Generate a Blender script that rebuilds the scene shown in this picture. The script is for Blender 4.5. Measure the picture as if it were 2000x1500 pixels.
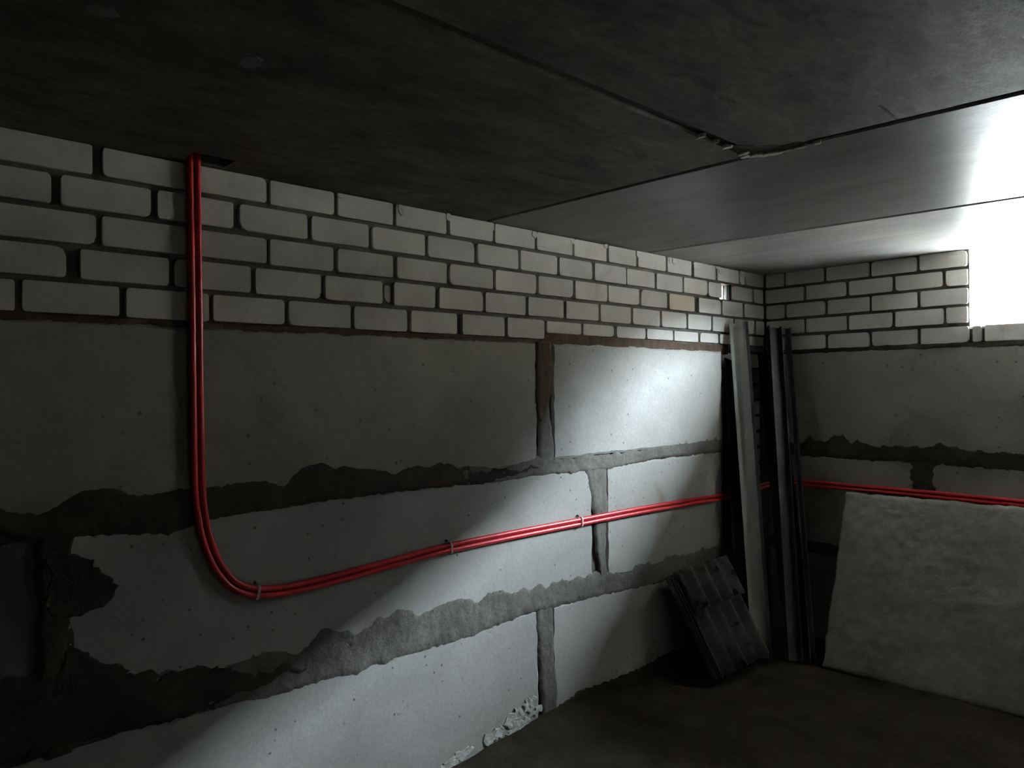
import bpy, math, random
from mathutils import Vector, noise

sc = bpy.context.scene
col = sc.collection
for o in list(bpy.data.objects):
    bpy.data.objects.remove(o)

# ------------------------------------------------------------------ camera
cam_d = bpy.data.cameras.new('camera')
cam = bpy.data.objects.new('camera', cam_d)
col.objects.link(cam)
cam.location = (2.40365, -4.52972, -0.21327)
cam.rotation_mode = 'XYZ'
cam.rotation_euler = (1.57422592, 0.00957752, 0.82057559)
cam_d.sensor_width = 36.0
cam_d.lens = 1429.06 / 2000 * 36
cam_d.clip_start = 0.02
sc.camera = cam

# ------------------------------------------------------------------ world, exposure
W = bpy.data.worlds.new('overcast_sky')
sc.world = W
W.use_nodes = True
bg = W.node_tree.nodes['Background']
bg.inputs['Color'].default_value = (0.75, 0.89, 1.0, 1)
bg.inputs['Strength'].default_value = 20.0
sc.view_settings.view_transform = 'Standard'
sc.view_settings.look = 'None'
sc.view_settings.gamma = 1.0
sc.view_settings.use_curve_mapping = False
sc.view_settings.exposure = 5.05
cy = sc.cycles
cy.use_denoising = True
cy.max_bounces = 8
cy.diffuse_bounces = 5
cy.glossy_bounces = 4
cy.caustics_reflective = False
cy.caustics_refractive = False
cy.sample_clamp_indirect = 8.0
cy.use_adaptive_sampling = True
cy.adaptive_threshold = 0.03
cy.adaptive_min_samples = 32

# room constants: left wall x = 0, far wall y = 0, both running away from the corner at the origin
ZC = 0.511            # underside of the ceiling slabs
ZF = -1.80            # floor
XR, YB = 4.2, -6.8    # right and back wall
CH = 0.1034           # brick course height
WX0, WX1, WZ0 = 1.187, 2.25, 0.088   # window opening in the far wall
WT = 0.40             # wall thickness at the window


def portal(name, loc, rot, sx, sy):
    d = bpy.data.lights.new(name, 'AREA')
    d.shape = 'RECTANGLE'
    d.size, d.size_y = sx, sy
    d.cycles.is_portal = True
    o = bpy.data.objects.new(name, d)
    col.objects.link(o)
    o.location, o.rotation_euler = loc, rot


portal('window_portal', ((WX0 + WX1) / 2, WT + 0.005, (WZ0 + ZC) / 2),
       (-math.pi / 2, 0, 0), WX1 - WX0, ZC - WZ0)


# ------------------------------------------------------------------ helpers
def setp(o, **k):
    for a, b in k.items():
        o[a] = b
    return o


def obj(name, verts, faces, m, parent=None, smooth=False, **props):
    me = bpy.data.meshes.new(name)
    me.from_pydata([tuple(v) for v in verts], [], faces)
    me.validate()
    me.update()
    if smooth:
        me.polygons.foreach_set('use_smooth', [True] * len(me.polygons))
    if m is not None:
        me.materials.append(m)
    o = bpy.data.objects.new(name, me)
    col.objects.link(o)
    if parent is not None:
        o.parent = parent
    return setp(o, **props)


def empty(name, loc=(0, 0, 0), rot=(0, 0, 0), **props):
    o = bpy.data.objects.new(name, None)
    col.objects.link(o)
    o.location, o.rotation_euler = loc, rot
    o.empty_display_size = 0.1
    return setp(o, **props)


class MB:
    """collects boxes and grids into one mesh"""
    def __init__(s):
        s.v, s.f = [], []

    def add(s, v, f):
        b = len(s.v)
        s.v += [tuple(p) for p in v]
        s.f += [tuple(i + b for i in q) for q in f]
        return s

    def box(s, x0, x1, y0, y1, z0, z1):
        v = [(x0, y0, z0), (x1, y0, z0), (x1, y1, z0), (x0, y1, z0), (x0, y0, z1), (x1, y0, z1), (x1, y1, z1), (x0, y1, z1)]
        return s.add(v, [(0, 3, 2, 1), (4, 5, 6, 7), (0, 1, 5, 4), (1, 2, 6, 5), (2, 3, 7, 6), (3, 0, 4, 7)])

    def build(s, name, m, parent=None, smooth=False, **props):
        return obj(name, s.v, s.f, m, parent, smooth, **props)


def lerp_pts(pts, t):
    if t <= pts[0][0]:
        return pts[0][1]
    for (a, b), (c, d) in zip(pts, pts[1:]):
        if t <= c:
            return b + (d - b) * (t - a) / (c - a)
    return pts[-1][1]


def nz(x, y, z=0.0):
    return noise.noise(Vector((x, y, z)))


# wall plane coordinates (s along the wall, z up, n out of the wall into the room)
def LW(s, z, n):
    return (n, s, z)


def FW(s, z, n):
    return (s, -n, z)


# ------------------------------------------------------------------ materials
def nodes_of(m):
    m.use_nodes = True
    nt = m.node_tree
    return nt, nt.nodes, nt.links, nt.nodes['Principled BSDF']


def concrete(name, c1, c2, scale=3.0, stretch=(1, 1, 1), rough=0.85, spec=0.3, fine=60.0, fine_amt=0.35,
             pits=0.0, pit_scale=14.0, bump=0.25, bump_scale=45.0, stain=None, stain_scale=1.2, stain_lo=0.5,
             rough_var=0.0, obj_var=0.0, speck=None):
    m = bpy.data.materials.new(name)
    nt, N, L, P = nodes_of(m)
    tc = N.new('ShaderNodeTexCoord')
    mp = N.new('ShaderNodeMapping')
    mp.inputs['Scale'].default_value = stretch
    L.new(tc.outputs['Object'], mp.inputs['Vector'])
    V = mp.outputs['Vector']

    def nt_(sc_, det=6.0, ro=0.6, dist=0.0):
        n = N.new('ShaderNodeTexNoise')
        n.inputs['Scale'].default_value = sc_
        n.inputs['Detail'].default_value = det
        n.inputs['Roughness'].default_value = ro
        n.inputs['Distortion'].default_value = dist
        L.new(V, n.inputs['Vector'])
        return n.outputs['Fac']

    def ramp(src, a, b, ca, cb):
        r = N.new('ShaderNodeValToRGB')
        r.color_ramp.elements[0].position = a
        r.color_ramp.elements[1].position = b
        r.color_ramp.elements[0].color = (*ca, 1)
        r.color_ramp.elements[1].color = (*cb, 1)
        L.new(src, r.inputs['Fac'])
        return r.outputs['Color']

    def mix(fac, a, b, mode='MIX'):
        x = N.new('ShaderNodeMix')
        x.data_type = 'RGBA'
        x.blend_type = mode
        if isinstance(fac, float):
            x.inputs['Factor'].default_value = fac
        else:
            L.new(fac, x.inputs['Factor'])
        L.new(a, x.inputs['A'])
        if isinstance(b, tuple):
            x.inputs['B'].default_value = (*b, 1)
        else:
            L.new(b, x.inputs['B'])
        return x.outputs['Result']

    c = ramp(nt_(scale, 5, 0.65, 0.4), 0.3, 0.7, c1, c2)
    g = ramp(nt_(fine, 2, 0.7), 0.25, 0.75, (0.55,) * 3, (1.25,) * 3)
    c = mix(fine_amt, c, g, 'MULTIPLY')
    if stain:
        sm = ramp(nt_(stain_scale, 4, 0.65, 0.8), stain_lo, stain_lo + 0.16, (0, 0, 0), (1, 1, 1))
        c = mix(sm, c, stain)
    if speck:
        sp = ramp(nt_(speck[1], 2, 0.5), speck[2], speck[2] + 0.05, (0, 0, 0), (1, 1, 1))
        c = mix(sp, c, speck[0])
    h = nt_(bump_scale, 3, 0.7)
    if pits > 0:
        vo = N.new('ShaderNodeTexVoronoi')
        vo.inputs['Scale'].default_value = pit_scale
        vo.inputs['Randomness'].default_value = 1.0
        L.new(V, vo.inputs['Vector'])
        pm = ramp(vo.outputs['Distance'], 0.05, 0.15, (1, 1, 1), (0, 0, 0))
        gate = ramp(vo.outputs['Color'], 0.47, 0.52, (0, 0, 0), (1, 1, 1))
        pmg = mix(1.0, pm, gate, 'MULTIPLY')
        pms = N.new('ShaderNodeMath')
        pms.operation = 'MULTIPLY'
        pms.inputs[1].default_value = pits
        L.new(pmg, pms.inputs[0])
        c = mix(pms.outputs[0], c, (0.05, 0.045, 0.04))
    if obj_var > 0:
        oi = N.new('ShaderNodeObjectInfo')
        c = mix(1.0, c, ramp(oi.outputs['Random'], 0, 1, (1 - obj_var,) * 3, (1.0, 1.0 - obj_var * .12, 1.0 - obj_var * .3)), 'MULTIPLY')
    L.new(c, P.inputs['Base Color'])
    if rough_var > 0:
        rr = N.new('ShaderNodeMapRange')
        rr.inputs['To Min'].default_value = rough - rough_var
        rr.inputs['To Max'].default_value = rough + rough_var
        L.new(nt_(scale * 2.3, 3, 0.6), rr.inputs['Value'])
        L.new(rr.outputs[0], P.inputs['Roughness'])
    else:
        P.inputs['Roughness'].default_value = rough
    P.inputs['Specular IOR Level'].default_value = spec
    b = N.new('ShaderNodeBump')
    b.inputs['Strength'].default_value = bump
    b.inputs['Distance'].default_value = 0.004
    L.new(h, b.inputs['Height'])
    L.new(b.outputs['Normal'], P.inputs['Normal'])
    return m


def plain(name, c, rough=0.5, spec=0.5, metal=0.0, var=0.12, scale=30.0):
    m = bpy.data.materials.new(name)
    nt, N, L, P = nodes_of(m)
    tc = N.new('ShaderNodeTexCoord')
    n = N.new('ShaderNodeTexNoise')
    n.inputs['Scale'].default_value = scale
    n.inputs['Detail'].default_value = 5
    L.new(tc.outputs['Object'], n.inputs['Vector'])
    r = N.new('ShaderNodeValToRGB')
    r.color_ramp.elements[0].position, r.color_ramp.elements[1].position = 0.3, 0.7
    r.color_ramp.elements[0].color = (*[v * (1 - var) for v in c], 1)
    r.color_ramp.elements[1].color = (*[min(1, v * (1 + var)) for v in c], 1)
    L.new(n.outputs['Fac'], r.inputs['Fac'])
    L.new(r.outputs['Color'], P.inputs['Base Color'])
    P.inputs['Roughness'].default_value = rough
    P.inputs['Specular IOR Level'].default_value = spec
    P.inputs['Metallic'].default_value = metal
    return m


M = {
    'brick': concrete('silicate_brick', (0.52, 0.495, 0.46), (0.63, 0.603, 0.565), 4.0, fine_amt=0.18, bump=0.15, obj_var=0.16,
                      stain=(0.45, 0.41, 0.34), stain_scale=2.2, stain_lo=0.62),
    'brick_warm': concrete('ochre_brick', (0.46, 0.39, 0.30), (0.55, 0.48, 0.385), 4.0, fine_amt=0.2, bump=0.15),
    'brick_half': concrete('grey_brick_infill', (0.30, 0.28, 0.25), (0.42, 0.39, 0.35), 8.0, fine_amt=0.4, bump=0.4),
    'mortar': concrete('brick_mortar', (0.085, 0.075, 0.062), (0.14, 0.125, 0.105), 9.0, fine_amt=0.5, bump=0.6, bump_scale=90),
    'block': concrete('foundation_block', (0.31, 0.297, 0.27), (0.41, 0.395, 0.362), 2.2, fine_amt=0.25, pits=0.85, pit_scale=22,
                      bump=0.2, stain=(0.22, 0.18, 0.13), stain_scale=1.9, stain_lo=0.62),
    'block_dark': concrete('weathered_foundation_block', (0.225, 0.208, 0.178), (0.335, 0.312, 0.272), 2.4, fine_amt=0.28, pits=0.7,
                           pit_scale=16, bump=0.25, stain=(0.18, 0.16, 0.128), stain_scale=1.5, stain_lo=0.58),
    'block_shaded': concrete('shaded_foundation_block', (0.07, 0.07, 0.068), (0.12, 0.12, 0.115), 2.4, fine_amt=0.28, bump=0.25),  # lower left block, its deep shadow is put into the colour
    'joint': concrete('joint_mortar', (0.095, 0.087, 0.073), (0.175, 0.162, 0.138), 7.0, fine_amt=0.55, bump=0.9, bump_scale=35,
                      speck=((0.06, 0.055, 0.045), 22.0, 0.68)),
    'joint_dark': concrete('damp_and_shade_mortar', (0.026, 0.021, 0.015), (0.070, 0.056, 0.039), 6.0, fine_amt=0.55, bump=0.9,
                           bump_scale=35),  # brown damp mortar, darkened further to carry the deep lower left shadow
    'rust_and_shade': concrete('rust_brown_and_shade_mortar', (0.055, 0.032, 0.02), (0.11, 0.07, 0.042), 9.0, fine_amt=0.5, bump=0.8, stretch=(1, 2, 0.5)),
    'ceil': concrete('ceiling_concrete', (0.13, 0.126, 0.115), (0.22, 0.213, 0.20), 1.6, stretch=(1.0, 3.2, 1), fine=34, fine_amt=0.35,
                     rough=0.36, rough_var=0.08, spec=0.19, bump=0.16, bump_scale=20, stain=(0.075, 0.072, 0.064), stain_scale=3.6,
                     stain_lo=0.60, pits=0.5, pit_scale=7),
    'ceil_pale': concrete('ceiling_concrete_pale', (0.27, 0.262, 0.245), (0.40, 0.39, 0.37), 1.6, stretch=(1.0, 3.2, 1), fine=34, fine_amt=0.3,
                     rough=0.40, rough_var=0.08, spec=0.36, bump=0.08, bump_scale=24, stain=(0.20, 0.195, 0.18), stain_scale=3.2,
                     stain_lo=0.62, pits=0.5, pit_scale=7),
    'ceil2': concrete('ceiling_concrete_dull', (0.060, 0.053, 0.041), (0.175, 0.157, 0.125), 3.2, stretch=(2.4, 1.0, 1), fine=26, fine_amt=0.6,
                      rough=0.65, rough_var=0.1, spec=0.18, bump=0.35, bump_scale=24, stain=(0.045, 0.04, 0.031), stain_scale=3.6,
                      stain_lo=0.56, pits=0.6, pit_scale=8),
    'floor': concrete('dirt_floor', (0.028, 0.020, 0.014), (0.060, 0.045, 0.033), 5.0, fine_amt=0.6, rough=0.95, spec=0.15, bump=0.9,
                      bump_scale=30),
    'plaster': concrete('pale_plaster', (0.42, 0.40, 0.36), (0.56, 0.54, 0.50), 20.0, fine_amt=0.4, bump=0.6),
    'crumb': concrete('white_filler', (0.68, 0.66, 0.60), (0.80, 0.78, 0.73), 20.0, fine_amt=0.3, bump=0.5),
    'slab': concrete('rough_pale_panel', (0.29, 0.268, 0.235), (0.385, 0.358, 0.318), 5.0, fine=30, fine_amt=0.4, rough=0.95, spec=0.15,
                     bump=0.9, bump_scale=22, stain=(0.22, 0.20, 0.18), stain_scale=4.5, stain_lo=0.58),
    'red': plain('red_pipe_plastic', (0.62, 0.030, 0.035), 0.34, 0.5, 0, 0.06),
    'clip': plain('pink_white_clip', (0.62, 0.40, 0.37), 0.5),
    'nail': plain('dark_steel_nail', (0.05, 0.05, 0.05), 0.5, 0.5, 0.6),
    'steel_pale': plain('galvanised_channel', (0.60, 0.605, 0.56), 0.5, 0.4, 0.1, 0.10, 9),
    'steel_dark': plain('dark_grey_channel', (0.075, 0.075, 0.075), 0.42, 0.5, 0.3, 0.2, 9),
    'black': plain('black_board', (0.012, 0.012, 0.012), 0.95, 0.0, 0, 0.3),
    'tile': concrete('cement_roofing', (0.070, 0.067, 0.060), (0.19, 0.185, 0.168), 8.0, fine_amt=0.6, rough=0.85, bump=0.5,
                     speck=((0.03, 0.029, 0.024), 12.0, 0.62)),
    'frame': plain('white_window_frame', (0.75, 0.75, 0.74), 0.4),
    'ground': plain('outdoor_gravel', (0.125, 0.112, 0.095), 0.95),
    'house': plain('blocker_house_wall', (0.090, 0.074, 0.058), 0.9),
    'blocker_fence': plain('blocker_garden_wall', (0.13, 0.11, 0.09), 0.9),
    'blocker_roof': plain('blocker_dark_roof', (0.022, 0.022, 0.022), 0.9, 0.1),
}

# ------------------------------------------------------------------ structure: shells
HY0, HY1, HZ0, HZ1 = -0.519, -0.383, 2 * CH + 0.107, 3 * CH + 0.102    # hole through the left wall
b = MB()
b.box(-0.30, -0.016, YB - 0.3, HY0, -2.1, ZC + 0.22)
b.box(-0.30, -0.016, HY1, 0.05, 0.0, ZC + 0.22)
b.box(-0.30, -0.016, HY0, HY1, HZ1, ZC + 0.22)
b.box(-0.30, -0.016, HY0, HY1, 0.0, HZ0)
b.box(-0.30, -0.13, HY0, 0.05, -2.1, 0.0)
wall_left = b.build('wall_left', M['mortar'], kind='structure', label='long left wall of white bricks over concrete foundation blocks')

b = MB()
b.box(-0.30, WX0 + 0.004, 0.016, WT, -2.1, ZC + 0.22)
b.box(WX1 - 0.004, XR + 0.3, 0.016, WT, -2.1, ZC + 0.22)
b.box(WX0 + 0.004, WX1 - 0.004, 0.016, WT, -2.1, WZ0 - 0.004)
wall_far = b.build('wall_far', M['mortar'], kind='structure', label='far wall of white bricks over concrete blocks with basement window')

wall_right = MB().box(XR, XR + 0.3, YB - 0.3, 0.016, -2.1, ZC + 0.22).build(
    'wall_right', M['block_dark'], kind='structure', label='concrete wall on the right outside the frame')
wall_back = MB().box(-0.016, XR, YB - 0.3, YB, -2.1, ZC + 0.22).build(
    'wall_back', M['block_dark'], kind='structure', label='concrete wall behind the camera')

# floor: uneven trodden dirt, banked against the left wall
b = MB()
nx, ny = 70, 110
V, F = [], []
for j in range(ny + 1):
    for i in range(nx + 1):
        x = -0.03 + (XR + 0.05) * (i / nx) ** 1.3 if i else -0.2
        y = 0.03 + (YB - 0.05) * j / ny
        z = ZF + 0.014 * nz(x * 2.2, y * 2.2) + 0.008 * nz(x * 9, y * 9, 3)
        z += 0.060 * math.exp(-(x / 0.13) ** 2) * max(0.0, 0.35 + 0.9 * nz(y * 1.3 + 4, 2.2)) * (1.25 if -2.5 < y < -1.7 else 0.8)
        if x > 0.18 and y > -0.75:
            z -= 0.012
        V.append((x, y, z))
for j in range(ny):
    for i in range(nx):
        a = j * (nx + 1) + i
        F.append((a, a + nx + 1, a + nx + 2, a + 1))
k = len(V)
V += [(x, y, z) for z in (-2.1, -2.0) for x, y in ((-.25, .1), (XR + .2, .1), (XR + .2, YB - .2), (-.25, YB - .2))]
F += [tuple(k + i for i in q) for q in ((0, 1, 2, 3), (7, 6, 5, 4), (0, 4, 5, 1), (1, 5, 6, 2), (2, 6, 7, 3), (3, 7, 4, 0))]
floor = obj('floor', V, F, M['floor'], smooth=True, kind='structure', label='dark brown trodden dirt floor of the basement')

# ceiling: backing + precast slabs with open joints
ceiling = MB().box(-0.3, XR + 0.3, YB - 0.3, WT, ZC + 0.22, ZC + 0.34).build(
    'ceiling', M['ceil2'], kind='structure', label='dark ceiling of precast concrete slabs with open joints')


def slab(poly, m, ch=0.008, hole=None):
    """slab from a plan polygon (counter clockwise); bottom edges chamfered"""
    n = len(poly)
    cx = sum(p[0] for p in poly) / n
    cyy = sum(p[1] for p in poly) / n
    ins = [(x + math.copysign(ch, cx - x), y + math.copysign(ch, cyy - y)) for x, y in poly]
    v = [(x, y, ZC) for x, y in ins] + [(x, y, ZC + ch) for x, y in poly] + [(x, y, ZC + 0.22) for x, y in poly]
    f = [(i, n + i, n + (i + 1) % n, (i + 1) % n) for i in range(n)]
    f += [(n + i, 2 * n + i, 2 * n + (i + 1) % n, n + (i + 1) % n) for i in range(n)]
    f.append(tuple(range(2 * n, 3 * n)))
    if hole is None:
        f.append(tuple(reversed(range(n))))
    else:
        hx0, hx1, hy0, hy1 = hole   # rectangular chase through the slab
        k = len(v)
        v += [(hx0, hy0, ZC), (hx1, hy0, ZC), (hx1, hy1, ZC), (hx0, hy1, ZC),
              (hx0, hy0, ZC + .215), (hx1, hy0, ZC + .215), (hx1, hy1, ZC + .215), (hx0, hy1, ZC + .215)]
        for i in range(4):
            f.append((i, (i + 1) % 4, k + (i + 1) % 4, k + i))
            f.append((k + i, k + (i + 1) % 4, k + 4 + (i + 1) % 4, k + 4 + i))
        f.append((k + 4, k + 5, k + 6, k + 7))
    return obj('ceiling_slab', v, f, m, ceiling)


XL = -0.25
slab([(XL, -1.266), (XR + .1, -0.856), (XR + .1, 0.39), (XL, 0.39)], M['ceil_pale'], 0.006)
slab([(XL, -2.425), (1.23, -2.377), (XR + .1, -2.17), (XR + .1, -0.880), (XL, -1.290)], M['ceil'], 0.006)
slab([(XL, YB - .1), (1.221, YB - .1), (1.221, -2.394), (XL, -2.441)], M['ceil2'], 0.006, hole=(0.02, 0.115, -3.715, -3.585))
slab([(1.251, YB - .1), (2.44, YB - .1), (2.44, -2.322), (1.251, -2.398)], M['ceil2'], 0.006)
slab([(2.452, YB - .1), (XR + .1, YB - .1), (XR + .1, -2.19), (2.452, -2.318)], M['ceil2'], 0.010)


# ------------------------------------------------------------------ bricks
def brick(fn, s0, s1, z0, z1, parent, seed, m=None, n0=0.0, depth=0.075, chip=0.012):
    R = random.Random(seed)
    lo = 0.0025
    j = lambda a: R.uniform(-a, a)
    s0, s1, z0, z1 = s0 + j(.002), s1 + j(.002), z0 + j(.0015), z1 + j(.0015)
    w = min(s1 - s0, z1 - z0)
    cor = []
    for (cs, cz, ds, dz) in ((s0, z0, 1, 1), (s1, z0, -1, 1), (s1, z1, -1, -1), (s0, z1, 1, -1)):
        a = min(w * .35, R.uniform(.25, 1) ** 2 * chip + .004)
        c = min(w * .35, R.uniform(.25, 1) ** 2 * chip + .004)
        if R.random() < .10:
            a, c = a + .010, c + .012
        p1, p2 = (cs + ds * a, cz), (cs, cz + dz * c)
        pm = (cs + ds * a * .30, cz + dz * c * .30)
        cor.append((p2, pm, p1) if ds * dz > 0 else (p1, pm, p2))
    out = [p for c in cor for p in c]
    n = len(out)
    ms, mz = (s0 + s1) / 2, (z0 + z1) / 2
    nn = n0 + j(.0025)
    tilt = j(.003)
    V, F = [], []
    for (s, z) in out:
        V.append(fn(s + math.copysign(lo, ms - s), z + math.copysign(lo, mz - z), nn + tilt * (s - ms) / max(.05, s1 - s0)))
    for (s, z) in out:
        V.append(fn(s, z, n0 - depth))
    F.append(tuple(range(n)))
    for i in range(n):
        F.append((i, n + i, n + (i + 1) % n, (i + 1) % n))
    return obj('brick', V, F, m or M['brick'], parent)


G = 0.0065      # half joint
rows = {   # joints measured along the left wall, per course (1 = top)
    1: [-3.949, -3.687, -3.425, -3.164, -2.907, -2.645, -2.388, -2.128, -1.87, -1.609, -1.362, -1.093, -0.836, -0.578, -0.311, -0.242],
    2: [-4.056, -3.794, -3.536, -3.273, -3.019, -2.755, -2.496, -2.237, -1.977, -1.719, -1.456, -1.198, -0.937, -0.677, -0.451, -0.134],
    3: [-3.947, -3.687, -3.427, -3.168, -2.909, -2.643, -2.387, -2.121, -1.868, -1.609, -1.343, -1.084, -0.797, -0.521, -0.262],
    4: [-4.014, -3.743, -3.48, -3.221, -2.942, -2.704, -2.446, -2.188, -1.934, -1.679, -1.415, -1.154, -0.899, -0.638, -0.379, -0.119],
    5: [-4.149, -3.885, -3.622, -3.362, -3.102, -2.844, -2.588, -2.323, -2.071, -1.813, -1.554, -1.292, -1.029, -0.773, -0.554, -0.313],
}
wide = {(4, -4.014): .016, (4, -2.942): .026, (3, -0.797): .019, (5, -2.588): .011, (2, -0.451): .069, (1, -3.949): .011,
        (2, -3.536): .010, (2, -4.056): .010, (3, -1.084): .010}
sd = 1
top_smears = []
for r, js in rows.items():
    zb, zt = (5 - r) * CH, (6 - r) * CH
    js = [js[0] - .262 * k for k in range(8, 0, -1)] + js + [0.0]
    for a, c in zip(js, js[1:]):
        sd += 1
        ga, gc = wide.get((r, a), G), wide.get((r, c), G)
        if c == 0.0:
            gc = 0.004
        z0, z1 = zb + .006, zt - .006
        if r == 1:
            z1 = ZC - .002
        if r == 5 and a > -2.08:
            z0 = zb + .036 + .006 * nz(a * 3, 1)
        m = M['brick_warm'] if (r == 3 and abs(a + .084 * 0 + 1.084) < .01) else None
        brick(LW, a + ga, c - gc, z0, z1, wall_left, sd, m)
R = random.Random(77)
for y in rows[1][3:]:
    for q in range(R.choice((1, 1, 2))):
        w_, h_ = R.uniform(.012, .03), R.uniform(.012, .030)
        yy = y + R.uniform(-.02, .03) + .05 * q
        top_smears.append([(yy + w_ * math.cos(t * .7854), ZC - h_ * .6 + h_ * math.sin(t * .7854)) for t in range(8)])
# narrow grey filler brick in the wide joint of the fourth course
brick(LW, -2.960, -2.924, CH + .012, 2 * CH - .020, wall_left, 900, M['brick_half'], -.006)
# brick infill between the blocks and the corner
k = 0
z = -0.012
while z > -1.75:
    k += 1
    off = 0.0 if k % 2 else 0.13
    for a, c in ((-.50 + off, -.25 + off), (-.25 + off, 0.0 + off), (-.50, -.50 + off)):
        c = min(c, -.004)
        if c - a > .06:
            sd += 1
            brick(LW, a + .006, c - .006, z - CH + .012, z - .004, wall_left, sd, None if k < 4 else M['brick_half'], -.035)
    z -= CH

# far wall bricks
for r in range(1, 6):
    zb, zt = (5 - r) * CH, (6 - r) * CH
    o0 = .1465 if r % 2 else .278
    js = [0.006] + [o0 + .265 * i for i in range(16)]
    js = [j_ for j_ in js if j_ < XR - .05] + [XR]
    z0, z1 = zb + .006, zt - .006
    if r == 1:
        z1 = ZC - .002
    if r == 5:
        js = [j_ for j_ in js if j_ < 1.15] + [1.198, 1.258] + [1.258 + .265 * i for i in range(1, 12)] + [XR]
        z1 = zt - .010
        z0 = zb + .003
    for a, c in zip(js, js[1:]):
        if c - a < .02:
            continue
        if r < 5:
            if a >= WX0 - .03 and c <= WX1 + .03:
                continue
            if a < WX0 < c:
                if WX0 - a < .04:
                    continue
                c = WX0 + G
            if a < WX1 < c:
                if c - WX1 < .04:
                    continue
                a = WX1 - G
        sd += 1
        m = None
        if r == 5 and abs(a - 1.198) < .01:
            m = M['brick_half']
        brick(FW, a + G, c - G, z0, z1, wall_far, sd, m, chip=.010)


# jamb bricks seen in the window reveal
def jamb_fn(x):
    return lambda s, z, n: (x + n * (1 if x < 1.6 else -1), s, z)


for x in (WX0, WX1):
    for r in range(1, 5):
        zb, zt = (5 - r) * CH, (6 - r) * CH
        if x < 1.6:
            for a, c in ((.105, .39),) if r % 2 else ((.105, .25), (.25, .39)):
                sd += 1
                brick(jamb_fn(x), a + .003, c - .003, zb + .006, min(zt - .006, ZC - .002), wall_far, sd, None, 0.0, .05)
        else:
            sd += 1
            brick(jamb_fn(x), .105, .39, zb + .006, min(zt - .006, ZC - .002), wall_far, sd, None, 0.0, .05)

# ------------------------------------------------------------------ foundation blocks
def block(fn, s0, s1, z0, z1, parent, seed, m, n0=0.0, depth=0.12, jag=.007, step=.035):
    R = random.Random(seed)
    out = []
    ns, nzz = max(2, int((s1 - s0) / step)), max(2, int((z1 - z0) / step))
    for i in range(ns):
        out.append((s0 + (s1 - s0) * i / ns, z0))
    for i in range(nzz):
        out.append((s1, z0 + (z1 - z0) * i / nzz))
    for i in range(ns):
        out.append((s1 - (s1 - s0) * i / ns, z1))
    for i in range(nzz):
        out.append((s0, z1 - (z1 - z0) * i / nzz))
    out = [(s + jag * (nz(s * 11, z * 11, seed) + R.uniform(-.5, .5)), z + jag * (nz(s * 11, z * 11, seed + 7) + R.uniform(-.5, .5))) for s, z in out]
    n = len(out)
    ms, mz = (s0 + s1) / 2, (z0 + z1) / 2
    V = []
    for e, d in ((.012, 0.0), (0.0, -.010), (0.0, -depth)):
        for s, z in out:
            hs, hz_ = (s1 - s0) / 2, (z1 - z0) / 2
            V.append(fn(ms + (s - ms) * (1 - e / hs), mz + (z - mz) * (1 - e / hz_), n0 + d))
    F = [tuple(range(n))]
    for kk in (0, n):
        for i in range(n):
            F.append((kk + i, kk + n + i, kk + n + (i + 1) % n, kk + (i + 1) % n))
    return obj('concrete_block', V, F, m, parent)


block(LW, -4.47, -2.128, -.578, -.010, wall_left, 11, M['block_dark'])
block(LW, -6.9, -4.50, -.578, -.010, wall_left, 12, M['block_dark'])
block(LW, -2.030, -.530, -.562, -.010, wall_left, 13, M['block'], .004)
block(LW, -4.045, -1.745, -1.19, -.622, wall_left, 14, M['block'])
block(LW, -6.9, -4.085, -1.19, -.622, wall_left, 15, M['block_shaded'], -.012)
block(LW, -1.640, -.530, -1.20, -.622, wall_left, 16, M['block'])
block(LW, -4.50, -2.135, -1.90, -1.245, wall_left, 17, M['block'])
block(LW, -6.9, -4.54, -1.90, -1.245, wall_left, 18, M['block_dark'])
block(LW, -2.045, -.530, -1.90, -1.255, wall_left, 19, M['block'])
# far wall
block(FW, .02, 2.38, -.60, -.012, wall_far, 21, M['block_dark'])
block(FW, 2.41, 4.19, -.60, -.012, wall_far, 22, M['block_dark'])
block(FW, .02, .93, -1.22, -.665, wall_far, 23, M['block_dark'])
block(FW, .985, 3.36, -1.22, -.665, wall_far, 24, M['block_dark'])
block(FW, 3.40, 4.19, -1.22, -.665, wall_far, 25, M['block_dark'])
block(FW, .02, 1.50, -1.90, -1.27, wall_far, 26, M['block_dark'])
block(FW, 1.53, 4.19, -1.90, -1.27, wall_far, 27, M['block_dark'])


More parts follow.
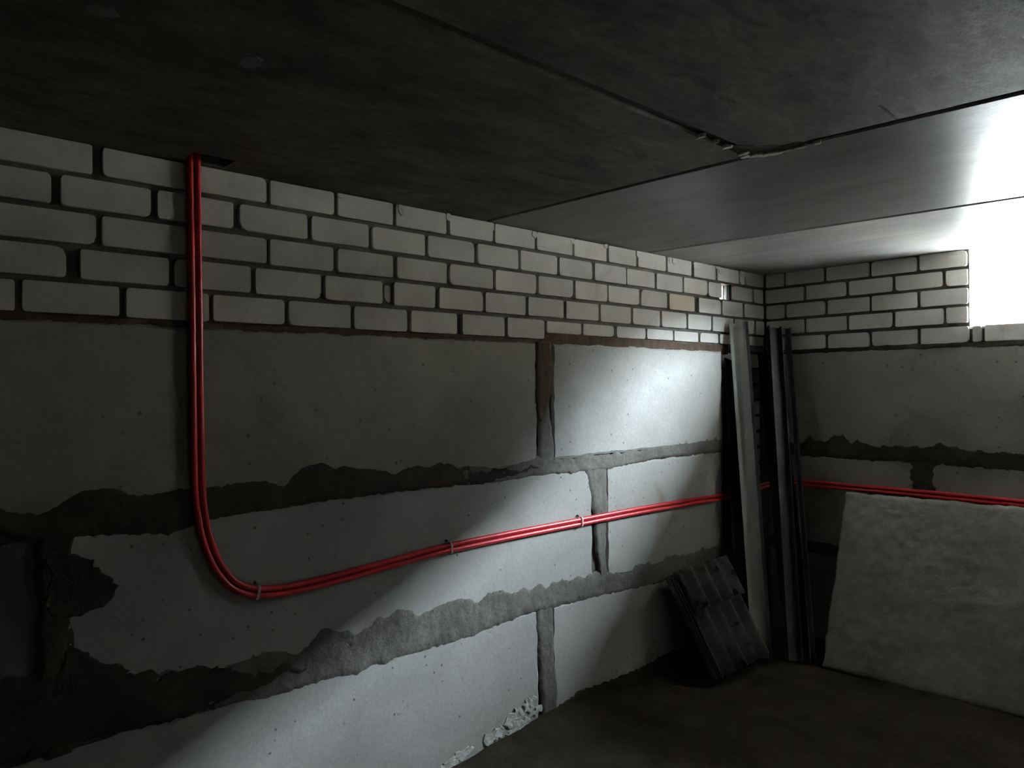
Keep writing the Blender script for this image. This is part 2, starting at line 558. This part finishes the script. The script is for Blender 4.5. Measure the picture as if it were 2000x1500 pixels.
# ------------------------------------------------------------------ mortar squeezed out of the joints
def strip(fn, a_pts, b_pts, t0, t1, m, parent, seed, jag_a=.02, jag_b=.012, proud=.007, step=.011, vertical=False, rowsN=10, rough=.003, taper=0.0):
    n = max(3, int((t1 - t0) / step))
    V, F = [], []
    for i in range(n + 1):
        t = t0 + (t1 - t0) * i / n
        lo, hi = lerp_pts(b_pts, t), lerp_pts(a_pts, t)
        hi += jag_a * (1.3 * nz(t * 7, seed) + .75 * nz(t * 19, seed + 3) + .3 * nz(t * 60, seed + 4))
        lo += jag_b * (nz(t * 14, seed + 9) + .7 * nz(t * 48, seed + 5))
        if taper:
            tp = min(1.0, (t1 - t) / taper)
            mid = (lo + hi) / 2 + .02 * nz(t * 20, 3)
            lo, hi = mid + (lo - mid) * tp, mid + (hi - mid) * tp
        for q in range(rowsN + 1):
            f = q / rowsN
            c = lo + (hi - lo) * f
            prof = min(1.0, 5 * min(f, 1 - f))
            e = -.006 if q in (0, rowsN) else 0.0
            dn = e + prof * (proud * (.35 + .65 * (1 - f)) + rough * (nz(t * 22, c * 22, seed) + .7 * nz(t * 60, c * 60, seed)))
            V.append(fn(t, c, dn) if not vertical else fn(c, t, dn))
    for i in range(n):
        for q in range(rowsN):
            a = i * (rowsN + 1) + q
            F.append((a, a + 1, a + rowsN + 2, a + rowsN + 1) if vertical else (a, a + rowsN + 1, a + rowsN + 2, a + 1))
    return obj('mortar_joint', V, F, m, parent, True)


uj_t = [(-6.8, -.55), (-4.194, -0.548), (-4.123, -0.549), (-4.023, -0.5), (-3.997, -0.491), (-3.846, -0.521), (-3.711, -0.511), (-3.615, -0.521), (-3.367, -0.527), (-3.309, -0.473), (-3.208, -0.486), (-2.991, -0.523), (-2.898, -0.531), (-2.774, -0.52), (-2.67, -0.528), (-2.504, -0.563), (-2.325, -0.567), (-2.131, -0.533), (-2.011, -0.551), (-1.772, -0.561), (-1.356, -0.563), (-0.973, -0.53), (-0.53, -0.521)]
uj_b = [(-6.8, -.62), (-4.194, -0.603), (-4.124, -0.635), (-4.024, -0.642), (-3.89, -0.655), (-3.758, -0.674), (-3.616, -0.637), (-3.442, -0.634), (-3.29, -0.625), (-3.082, -0.621), (-2.775, -0.623), (-2.417, -0.638), (-2.133, -0.63), (-1.812, -0.641), (-1.635, -0.644), (-1.172, -0.618), (-0.53, -0.629)]
lj_t = [(-6.8, -1.1), (-4.2, -1.0), (-4.013, -0.99), (-3.806, -1.076), (-3.652, -1.093), (-3.518, -1.12), (-3.446, -1.095), (-3.315, -1.119), (-3.255, -1.097), (-3.087, -1.099), (-2.997, -1.071), (-2.951, -1.091), (-2.879, -1.062), (-2.806, -1.112), (-2.676, -1.088), (-2.511, -1.1), (-2.393, -1.101), (-2.301, -1.13), (-2.206, -1.126), (-1.966, -1.135), (-1.703, -1.145), (-1.623, -1.173), (-1.229, -1.174), (-0.53, -1.18)]
lj_b = [(-6.8, -1.25), (-4.127, -1.23), (-3.976, -1.231), (-3.808, -1.245), (-3.621, -1.251), (-3.448, -1.278), (-3.297, -1.278), (-3.089, -1.29), (-2.906, -1.281), (-2.679, -1.287), (-2.597, -1.286), (-2.303, -1.267), (-2.158, -1.257), (-2.039, -1.266), (-1.665, -1.282), (-1.184, -1.309), (-.53, -1.31)]
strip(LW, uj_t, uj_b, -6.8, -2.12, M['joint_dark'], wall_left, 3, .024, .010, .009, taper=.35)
strip(LW, uj_t, uj_b, -2.60, -.53, M['joint'], wall_left, 4, .024, .010)
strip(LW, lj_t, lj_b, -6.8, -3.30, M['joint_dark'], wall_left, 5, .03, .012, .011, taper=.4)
strip(LW, lj_t, lj_b, -3.80, -.53, M['joint'], wall_left, 6, .032, .012, .007)
# upright joints (a = towards the corner, b = towards the camera)
strip(LW, [(-.56, -2.01), (-.31, -2.045), (-.005, -2.03)], [(-.56, -2.125), (-.31, -2.12), (-.005, -2.135)], -.56, -.005, M['joint'], wall_left, 31, .012, .010, .004, vertical=True)
strip(LW, [(-.40, -2.10), (-.33, -2.055), (-.30, -2.045), (-.13, -2.02), (-.008, -2.03)], [(-.40, -2.105), (-.33, -2.14), (-.27, -2.15), (-.008, -2.145)], -.38, -.008, M['rust_and_shade'], wall_left, 32, .014, .012, .008, vertical=True)
strip(LW, [(-1.16, -1.635), (-1.06, -1.642), (-.86, -1.626), (-.64, -1.635)], [(-1.16, -1.70), (-1.05, -1.722), (-.845, -1.738), (-.66, -1.80), (-.63, -1.82)], -1.17, -.63, M['joint'], wall_left, 33, .014, .014, .005, vertical=True)
strip(LW, [(-1.85, -2.0), (-1.73, -2.008), (-1.26, -2.036)], [(-1.85, -2.11), (-1.68, -2.12), (-1.25, -2.16)], -1.85, -1.25, M['joint'], wall_left, 34, .014, .014, .005, vertical=True)
strip(LW, [(-1.25, -4.03), (-.60, -4.02)], [(-1.25, -4.10), (-.60, -4.11)], -1.25, -.60, M['joint_dark'], wall_left, 35, .02, .02, .004, vertical=True)
# bed under the bricks, its shadow put into the dark brown colour
strip(LW, [(-6.8, .004), (-2.08, .004), (-2.07, .040), (-1.3, .036), (-.53, .030), (0, .03)], [(-6.8, -.016), (-2.1, -.018), (-2.0, -.012), (-.9, -.014), (-.7, -.030), (0, -.030)], -6.8, -.45, M['rust_and_shade'], wall_left, 36, .010, .012, -.007)
strip(FW, [(0, .008), (4.2, .008)], [(0, -.02), (1.1, -.022), (1.25, -.03), (4.2, -.02)], .0, 4.19, M['joint_dark'], wall_far, 37, .008, .010, .002)
# far wall joints
strip(FW, [(0, -.56), (.36, -.555), (.5, -.54), (.7, -.58), (.95, -.56), (1.43, -.59), (4.2, -.58)], [(0, -.67), (.36, -.68), (.95, -.67), (1.43, -.69), (4.2, -.67)], .0, 4.19, M['joint_dark'], wall_far, 38, .05, .02, .005)
strip(FW, [(-1.2, 1.0), (-.66, 1.03)], [(-1.2, .90), (-.66, .88)], -1.2, -.66, M['joint_dark'], wall_far, 39, .04, .03, .005, vertical=True)
strip(FW, [(0, -1.2), (4.2, -1.2)], [(0, -1.29), (4.2, -1.29)], .0, 4.19, M['joint_dark'], wall_far, 40, .03, .02, .005)


def blob(fn, pts, m, parent, seed, name='mortar_patch', proud=.006, n0=0.0, jit=.008, dens=.014, rough=.004):
    R = random.Random(seed)
    out = []
    n = len(pts)
    for i in range(n):
        (a, c), (d, e) = pts[i], pts[(i + 1) % n]
        kk = max(1, int(math.hypot(d - a, e - c) / dens))
        for q in range(kk):
            out.append((a + (d - a) * q / kk + R.uniform(-jit, jit), c + (e - c) * q / kk + R.uniform(-jit, jit)))
    n = len(out)
    cs, cz = sum(p[0] for p in out) / n, sum(p[1] for p in out) / n
    V = [fn(cs, cz, n0 + proud)]
    F = []
    rings = (.35, .65, .88, 1.0)
    for ri, f in enumerate(rings):
        for s, z in out:
            S, Z = cs + (s - cs) * f, cz + (z - cz) * f
            d = n0 + proud + rough * (nz(S * 25, Z * 25, seed) + .6 * nz(S * 70, Z * 70, seed)) if f < 1 else n0 - .004
            V.append(fn(S, Z, d))
    for i in range(n):
        F.append((0, 1 + i, 1 + (i + 1) % n))
        for ri in range(len(rings) - 1):
            a, c = 1 + ri * n, 1 + (ri + 1) * n
            F.append((a + i, c + i, c + (i + 1) % n, a + (i + 1) % n))
    return obj(name, V, F, m, parent)


blob(LW, [(-4.094, -0.675), (-4.011, -0.681), (-3.972, -0.71), (-3.929, -0.763), (-3.896, -0.802), (-3.926, -0.847), (-3.973, -0.859), (-4.026, -0.867), (-4.089, -0.863), (-4.103, -0.817), (-4.082, -0.756)], M['joint_dark'], wall_left, 51)
blob(LW, [(-4.041, -0.932), (-3.974, -0.978), (-3.871, -1.055), (-3.886, -1.101), (-3.941, -1.122), (-3.959, -1.147), (-3.948, -1.18), (-4.015, -1.211), (-4.103, -1.239), (-4.151, -1.236), (-4.096, -1.126), (-4.065, -1.02)], M['joint_dark'], wall_left, 52)
blob(LW, [(-3.893, -1.144), (-3.777, -1.084), (-3.652, -1.102), (-3.535, -1.133), (-3.518, -1.206), (-3.621, -1.251), (-3.763, -1.247), (-3.908, -1.224), (-3.928, -1.179)], M['joint_dark'], wall_left, 53)
for i, pts in enumerate(top_smears):
    blob(LW, [(a, min(c, ZC - .003)) for a, c in pts], M['brick'], wall_left, 200 + i, 'mortar_smear', .003, 0, .004, .01, .002)
# crumbling pale plaster near the foot of the wall
for i, (s, z, w, h) in enumerate(((-2.62, -1.765, .10, .025), (-2.42, -1.735, .07, .03), (-2.30, -1.70, .06, .04), (-2.20, -1.665, .05, .035), (-2.27, -1.75, .08, .03), (-2.16, -1.71, .05, .02))):
    pts = [(s + w * math.cos(t * .7854), z + h * math.sin(t * .7854) + .3 * w * math.cos(t * .7854) * .5) for t in range(8)]
    blob(LW, pts, M['plaster'], wall_left, 60 + i, 'plaster_flake', .005, 0, .012, .012, .006)
# dark damp smear at the foot of the wall near the roofing sheets
blob(LW, [(-2.1, -1.74), (-1.9, -1.70), (-1.5, -1.72), (-1.1, -1.70), (-.7, -1.72), (-.7, -1.86), (-1.7, -1.86), (-2.1, -1.86)], M['joint_dark'], wall_left, 58, proud=.004)


def CW(s, z, n):            # ceiling plane: s = x, z = y, n down
    return (s, z, ZC - n)


slabs = [o for o in ceiling.children]
for i, (x, y, a, c) in enumerate(((.832, -3.845, .035, .028), (.858, -4.146, .03, .032))):
    blob(CW, [(x + a * math.cos(-t * .7854), y + c * math.sin(-t * .7854)) for t in range(8)], M['ceil'], ceiling, 70 + i, 'plaster_patch', .002, 0, .004, .012, .001)
# white crumbs of filler along the slab joint
R = random.Random(5)
for (x, y, w) in ((1.229, -2.672, .010), (1.231, -2.60, .008), (1.232, -2.53, .013), (1.236, -2.44, .016), (1.25, -2.392, .018), (1.275, -2.372, .020), (1.305, -2.366, .018), (1.335, -2.366, .012), (1.38, -2.364, .014), (1.43, -2.36, .009), (1.22, -2.405, .014)):
    pts = [(x + w * 1.5 * R.uniform(.7, 1.3) * math.cos(-t * .7854), y + w * .7 * R.uniform(.7, 1.3) * math.sin(-t * .7854)) for t in range(8)]
    blob(CW, pts, M['crumb'], ceiling, 80 + int(x * 1000), 'filler_crumb', .006, 0, .002, .01, .002)
MB().box(1.219, 1.253, YB - .1, -2.40, ZC + .010, ZC + .03).build('joint_filler', M['joint_dark'], ceiling)
# ragged dark filler in the joint and the spalled slab corner
blob(CW, [(1.20, -2.43), (1.20, -2.36), (1.27, -2.352), (1.40, -2.36), (1.42, -2.40), (1.33, -2.43), (1.27, -2.50), (1.235, -2.56)], M['joint_dark'], ceiling, 95, 'joint_filler', .001, 0, .008, .012, .003)
blob(CW, [(1.664, -2.53), (1.656, -2.37), (1.664, -2.37), (1.671, -2.53)], M['joint_dark'], ceiling, 96, 'joint_filler', .001, 0, .002, .012, .001)

# mortar rib inside the hole through the wall
MB().box(-.044, -.024, HY1 - .010, HY1 + .01, HZ0 - .01, HZ1 + .01).build('mortar_rib', M['black'], wall_left)
MB().box(-.30, -.074, HY1 - .003, HY1 + .02, HZ0 - .01, HZ1 + .01).build('vent_lining', M['brick_warm'], wall_left)  # ochre lining, the warm sunlight in the hole is put into its colour

# ------------------------------------------------------------------ window
b = MB()
fy0, fy1, t = WT - .035, WT - .004, .028
b.box(WX0 + .004, WX0 + t, fy0, fy1, WZ0, ZC - .002)
b.box(WX1 - t, WX1 - .004, fy0, fy1, WZ0, ZC - .002)
b.box(WX0 + t, WX1 - t, fy0, fy1, ZC - t, ZC - .002)
b.box(WX0 + t, WX1 - t, fy0, fy1, WZ0, WZ0 + t)
window_1 = b.build('window_1', M['frame'], kind='structure', label='overexposed basement window at the top of the far wall')
MB().box(WX0 + .004, WX1 - .004, .012, fy0, WZ0 - .012, WZ0).build('window_sill', M['plaster'], window_1)

# ------------------------------------------------------------------ red pipes
def spline(pts, n=10):
    P = [Vector(p) for p in pts]
    P = [2 * P[0] - P[1]] + P + [2 * P[-1] - P[-2]]
    out = []
    for i in range(1, len(P) - 2):
        for k_ in range(n):
            t = k_ / n
            p0, p1, p2, p3 = P[i - 1:i + 3]
            out.append(.5 * ((2 * p1) + (p2 - p0) * t + (2 * p0 - 5 * p1 + 4 * p2 - p3) * t * t + (3 * p1 - p0 - 3 * p2 + p3) * t ** 3))
    out.append(P[-2])
    return out


def tube(name, path, r, m, seg=12, parent=None, caps=True, **props):
    V, F = [], []
    n = len(path)
    up = None
    for i, p in enumerate(path):
        t = (path[min(i + 1, n - 1)] - path[max(i - 1, 0)]).normalized()
        if up is None:
            up = Vector((1, 0, 0)) if abs(t.x) < .9 else Vector((0, 1, 0))
        up = (up - t * up.dot(t)).normalized()
        sdv = t.cross(up)
        for k_ in range(seg):
            a = 2 * math.pi * k_ / seg
            V.append(p + (up * math.cos(a) + sdv * math.sin(a)) * r)
    for i in range(n - 1):
        for k_ in range(seg):
            F.append((i * seg + k_, i * seg + (k_ + 1) % seg, (i + 1) * seg + (k_ + 1) % seg, (i + 1) * seg + k_))
    if caps:
        F.append(tuple(reversed(range(seg))))
        F.append(tuple(range((n - 1) * seg, n * seg)))
    return obj(name, V, F, m, parent, True, **props)


PR = .0105
PN = PR + .004      # stand-off of the pipe axis from the wall
# centre line of the pair in wall coordinates (y, z); the pipe axes run PD/2 to either side
cl = [(-3.680, .70), (-3.680, .525), (-3.679, .378), (-3.676, .05), (-3.675, -.277), (-3.672, -.523), (-3.662, -.625), (-3.648, -.691), (-3.617, -.778), (-3.567, -.851), (-3.515, -.884), (-3.48, -.896), (-3.425, -.905), (-3.37, -.909), (-3.25, -.907), (-3.085, -.899), (-2.85, -.885), (-2.661, -.876), (-2.3, -.874), (-1.853, -.876), (-1.362, -.879), (-.9, -.888), (-.485, -.896), (-.22, -.890)]
PD = .0225


def offset_path(sign, corner):
    P = spline([(0, y, z) for y, z in cl], 8)
    out = []
    for i, p in enumerate(P):
        t = (P[min(i + 1, len(P) - 1)] - P[max(i - 1, 0)]).normalized()
        nrm = Vector((0, -t.z, t.y))        # to the left of travel: inside of the bend
        q = p + nrm * sign * PD / 2
        # stand-off from the line so perspective stays as in the photograph
        out.append(Vector((PN, q.y, q.z)))
    # round the corner and on along the far wall
    z0 = out[-1].z
    zz = lambda s: -.845 + sign * PD / 2 + .004 * math.sin(s * 2.1)
    rc = .13
    for k_ in range(1, 10):
        a = k_ / 9 * math.pi / 2
        f = k_ / 9
        out.append(Vector((PN + rc * (1 - math.cos(a)), -PN - rc + rc * math.sin(a), z0 + (zz(.15) - z0) * f)))
    for s in (.25, .4, .6, .8, 1.05, 1.3, 1.6, 1.9, 2.3, 2.8, 3.4, 4.1):
        out.append(Vector((s, -PN, zz(s))))
    return out


tube('red_pipe', offset_path(-1, 0), PR, M['red'], category='pipe',
     label='red plastic pipe running on the outer, lower side of the pair along the walls')
tube('red_pipe', offset_path(1, 0), PR, M['red'], category='pipe',
     label='red plastic pipe running on the inner, upper side of the pair along the walls')


def clip(y, z, ang, label):
    e = empty('pipe_clip', (0, y, z), (ang, 0, 0), label=label, category='clip', group='clips holding the red pipes to the wall')
    # band over both pipes: stadium profile in local (x out, z across), width along local y
    prof = []
    hw, top = PD / 2 + PR + .002, PN + PR + .002
    for k_ in range(0, 13):
        a = math.pi * k_ / 12
        prof.append((top * max(0.0, math.sin(a)) ** .35 if 0 < k_ < 12 else 0.0, hw * math.copysign(abs(math.cos(a)) ** .7, math.cos(a))))
    V, F = [], []
    for (x, zz) in prof:
        for (dx, dy) in ((0, -.0045), (0, .0045), (.002, .0045), (.002, -.0045)):
            sc_ = 1 + dx / .02
            V.append((x + dx, dy, zz * sc_))
    for i in range(len(prof) - 1):
        for k_ in range(4):
            F.append((i * 4 + k_, i * 4 + (k_ + 1) % 4, i * 4 + 4 + (k_ + 1) % 4, i * 4 + 4 + k_))
    F += [(0, 1, 2, 3), (len(V) - 1, len(V) - 2, len(V) - 3, len(V) - 4)]
    obj('band', V, F, M['clip'], e)
    tube('nail', [Vector((0, -.010, hw + .006)), Vector((.008, -.010, hw + .006)), Vector((.0085, -.010, hw + .006))], .004, M['nail'], 8, e)


clip(-3.482, -.896, math.radians(-12), 'small pale clip on the red pipes just past their bend')
clip(-2.661, -.876, math.radians(2), 'small pale clip halfway along the red pipes, on the lower left block')
clip(-1.853, -.876, 0.0, 'small pale clip on the red pipes nearest the upright mortar joint')


# ------------------------------------------------------------------ metal profiles leaning in the corner
def channel(name, bottom, top, face, w, fl, th, m, lip=0.0, m_shade=None, **props):
    """U-channel from bottom to top; its open side looks along face"""
    bottom, top = Vector(bottom), Vector(top)
    L_ = (top - bottom).length
    zax = (top - bottom).normalized()
    f = Vector(face)
    f = (f - zax * f.dot(zax)).normalized()
    s = zax.cross(f)                       # across
    e = empty(name, bottom, **props)

    def bar(nm, s0, s1, f0, f1, mm):
        V = []
        for zz in (0, L_):
            for (a, c) in ((s0, f0), (s1, f0), (s1, f1), (s0, f1)):
                V.append(s * a + f * c + zax * zz)
        return obj(nm, V, [(0, 3, 2, 1), (4, 5, 6, 7), (0, 1, 5, 4), (1, 2, 6, 5), (2, 3, 7, 6), (3, 0, 4, 7)], mm, e)
    bar('web', -w / 2, w / 2, 0, th, m)
    bar('flange', -w / 2, -w / 2 + th, th, fl, m)
    bar('flange', w / 2 - th, w / 2, th, fl, m_shade or m)
    if lip:
        bar('lip', -w / 2 + th, -w / 2 + lip, fl - th, fl, m)
        bar('lip', w / 2 - lip, w / 2 - th, fl - th, fl, m_shade or m)
    return e


channel('metal_channel', (.285, -.600, -1.795), (.056, -.427, .163), (.50, -.80, 0), .110, .036, .004, M['steel_pale'], .018, M['steel_dark'],  # right flange and lip get dark steel as painted shade
        label='pale grey metal U-channel leaning against the left wall', category='metal profile')
channel('metal_channel', (.415, -.500, -1.800), (.095, -.075, .150), (.75, -.55, 0), .085, .045, .004, M['steel_dark'],
        label='dark grey metal U-channel standing in the room corner', category='metal profile')
channel('metal_channel', (.512, -.440, -1.800), (.186, -.045, .140), (.35, -.95, 0), .030, .025, .003, M['steel_dark'],
        label='narrow dark metal channel at the right of the corner profiles', category='metal profile')


def board(name, corners, th, m, **props):
    """corners: four points of the front face, counter clockwise seen from the front"""
    c = [Vector(p) for p in corners]
    n = (c[1] - c[0]).cross(c[3] - c[0]).normalized()
    cen = sum(c, Vector()) / 4
    b_ = .003
    V = [p + (cen - p).normalized() * b_ for p in c] + [p - n * b_ for p in c] + [p - n * th for p in c]
    F = [(0, 1, 2, 3), (11, 10, 9, 8)]
    for k_ in (0, 4):
        for i in range(4):
            F.append((k_ + i, k_ + 4 + i, k_ + 4 + (i + 1) % 4, k_ + (i + 1) % 4))
    return obj(name, V, F, m, **props)


board('dark_board', [(.17, -.66, -1.80), (.17, -.30, -1.80), (.020, -.24, -.10), (.020, -.520, -.05)], .010, M['black'],
      label='black board leaning against the left wall behind the pale channel', category='board')
board('dark_board', [(.30, -.36, -1.80), (.44, -.30, -1.80), (.13, -.035, -.02), (.02, -.13, -.02)], .02, M['black'],
      label='black board in the corner behind the dark channel', category='board')


# ------------------------------------------------------------------ corrugated roofing sheets leaning against the left wall
def sheet(name, y0, y1, x_top, z_top, x_bot, z_bot, f0, f1, lift, th, waves, amp, seed, m, **props):
    R = random.Random(seed)
    top, bot = Vector((x_top, 0, z_top)), Vector((x_bot, 0, z_bot))
    d = bot - top
    nrm = Vector((-d.z, 0, d.x)).normalized()
    if nrm.x < 0:
        nrm = -nrm
    nu, nv = 64, 8
    V, F = [], []
    for side in (0, 1):
        for j_ in range(nv + 1):
            f = f0 + (f1 - f0) * j_ / nv
            for i in range(nu + 1):
                u = i / nu
                wv = math.cos(u * waves * 2 * math.pi)
                hgt = amp * (2 * max(0.0, .5 + .5 * wv) ** 1.6 - 1)
                yy = y0 + (y1 - y0) * u
                ed = .006 * nz(yy * 20, seed) if j_ in (0, nv) else 0
                p = top + d * (f + ed) + nrm * (lift + hgt + (th if side == 0 else 0) + .002 * nz(yy * 12, f * 12, seed))
                V.append((p.x, yy + .08 * f + .004 * nz(f * 14, seed + 1), p.z))
    w = nu + 1
    o = (nv + 1) * w
    for j_ in range(nv):
        for i in range(nu):
            a = j_ * w + i
            F.append((a, a + w, a + w + 1, a + 1))
            F.append((o + a, o + a + 1, o + a + w + 1, o + a + w))
    for i in range(nu):
        F.append((i, i + 1, o + i + 1, o + i))
        a = nv * w + i
        F.append((a, o + a, o + a + 1, a + 1))
    for j_ in range(nv):
        a = j_ * w
        F.append((a, o + a, o + a + w, a + w))
        a += nu
        F.append((a, a + w, o + a + w, o + a))
    return obj(name, V, F, m, None, True, **props)


kw = dict(category='roofing sheet', group='corrugated roofing sheets leaning on the wall')
sheet('roofing_sheet', -1.225, -.735, .022, -1.275, .268, -1.785, 0, 1, 0.031, .010, 4, .030, 1, M['tile'],
      label='corrugated grey roofing sheet at the back of the leaning stack', **kw)
sheet('roofing_sheet', -1.225, -.735, .022, -1.275, .268, -1.785, .01, .985, 0.049, .010, 4, .030, 2, M['tile'],
      label='corrugated grey roofing sheet in the middle of the leaning stack', **kw)
sheet('roofing_sheet', -1.225, -.735, .022, -1.275, .268, -1.785, -.005, .99, 0.067, .010, 4, .030, 3, M['tile'],
      label='long corrugated grey roofing sheet at the front of the leaning stack', **kw)
sheet('roofing_sheet', -1.225, -.735, .022, -1.270, .268, -1.785, -.02, .38, 0.094, .016, 4, .030, 4, M['tile'],
      label='short corrugated roofing piece overlapping the top of the leaning stack', **kw)


# ------------------------------------------------------------------ rough pale panel leaning under the window
def panel():
    A, B_ = Vector((.566, -.455, -1.806)), Vector((1.80, -.375, -1.806))       # bottom edge, front
    T = Vector((.590, -.165, -.850))
    ex = (B_ - A)
    ez = (T - A)
    n = ex.cross(ez).normalized()
    if n.y > 0:
        n = -n
    th = .055
    nu, nv = 90, 72
    V, F = [], []
    for j_ in range(nv + 1):
        for i in range(nu + 1):
            u, v = i / nu, j_ / nv
            p = A + ex * u + ez * v
            s, z = u * ex.length, v * ez.length
            r = .006 * nz(s * 7, z * 7, 1) + .005 * nz(s * 18, z * 18, 2) + .0025 * nz(s * 45, z * 45, 3)
            dd = math.hypot(s - .385, z - .755)
            r -= .012 * math.exp(-(dd / .022) ** 2)
            ed = min(u, 1 - u) * ex.length
            edz = min(v, 1 - v) * ez.length
            r -= .008 * max(0, 1 - min(ed, edz) / .012)
            off = Vector((0, 0, 0))
            if i in (0, nu):
                off += ex.normalized() * (.010 * nz(z * 9, 5) + .008 * nz(z * 28, 6))
            if j_ in (nv,):
                off += ez.normalized() * (.008 * nz(s * 8, 7) + .007 * nz(s * 26, 8))
            V.append(p + n * r + off)
    w = nu + 1
    for j_ in range(nv):
        for i in range(nu):
            a = j_ * w + i
            F.append((a, a + 1, a + w + 1, a + w))
    # sides and back
    ring = [i for i in range(w)] + [j_ * w + nu for j_ in range(1, nv + 1)] + [nv * w + i for i in range(nu - 1, -1, -1)] + [j_ * w for j_ in range(nv - 1, 0, -1)]
    k0 = len(V)
    for i in ring:
        V.append(V[i] - n * th)
    m_ = len(ring)
    for i in range(m_):
        F.append((ring[i], k0 + i, k0 + (i + 1) % m_, ring[(i + 1) % m_]))
    F.append(tuple(k0 + i for i in reversed(range(m_))))
    o_ = obj('leaning_panel', V, F, M['slab'], None, False, category='panel',
               label='large rough pale panel leaning against the far wall under the window')
    o_.data.polygons.foreach_set('use_smooth', [i < nu * nv for i in range(len(o_.data.polygons))])
    return o_


panel()

# ------------------------------------------------------------------ outdoors beyond the window: ground; unseen house and garden wall added to shape the light
b = MB()
zg = -.06
b.box(-40, -.30, -40, 40, zg - .2, zg)
b.box(XR + .3, 40, -40, 40, zg - .2, zg)
b.box(-.30, XR + .3, WT, 40, zg - .2, zg)
b.build('ground', M['ground'], kind='structure', label='gravel yard outside the basement window')
house = MB().box(-7.0, 11.2, 10.4, 16.4, zg, 2.6).build('wall_house_blocker', M['house'], kind='structure', label='unseen house added across the yard to block sky light')
obj('blocker_roof', [(-7.3, 10.1, 2.55), (11.5, 10.1, 2.55), (11.5, 16.7, 2.55), (-7.3, 16.7, 2.55), (-7.3, 13.4, 6.2), (11.5, 13.4, 6.2)],
    [(0, 1, 5, 4), (2, 3, 4, 5), (0, 4, 3), (1, 2, 5), (0, 3, 2, 1)], M['blocker_roof'], house)
MB().box(11.6, 39, 12.0, 12.2, zg, 2.9).build('wall_garden_blocker', M['blocker_fence'], kind='structure', label='unseen garden wall added across the yard to block low sky light')
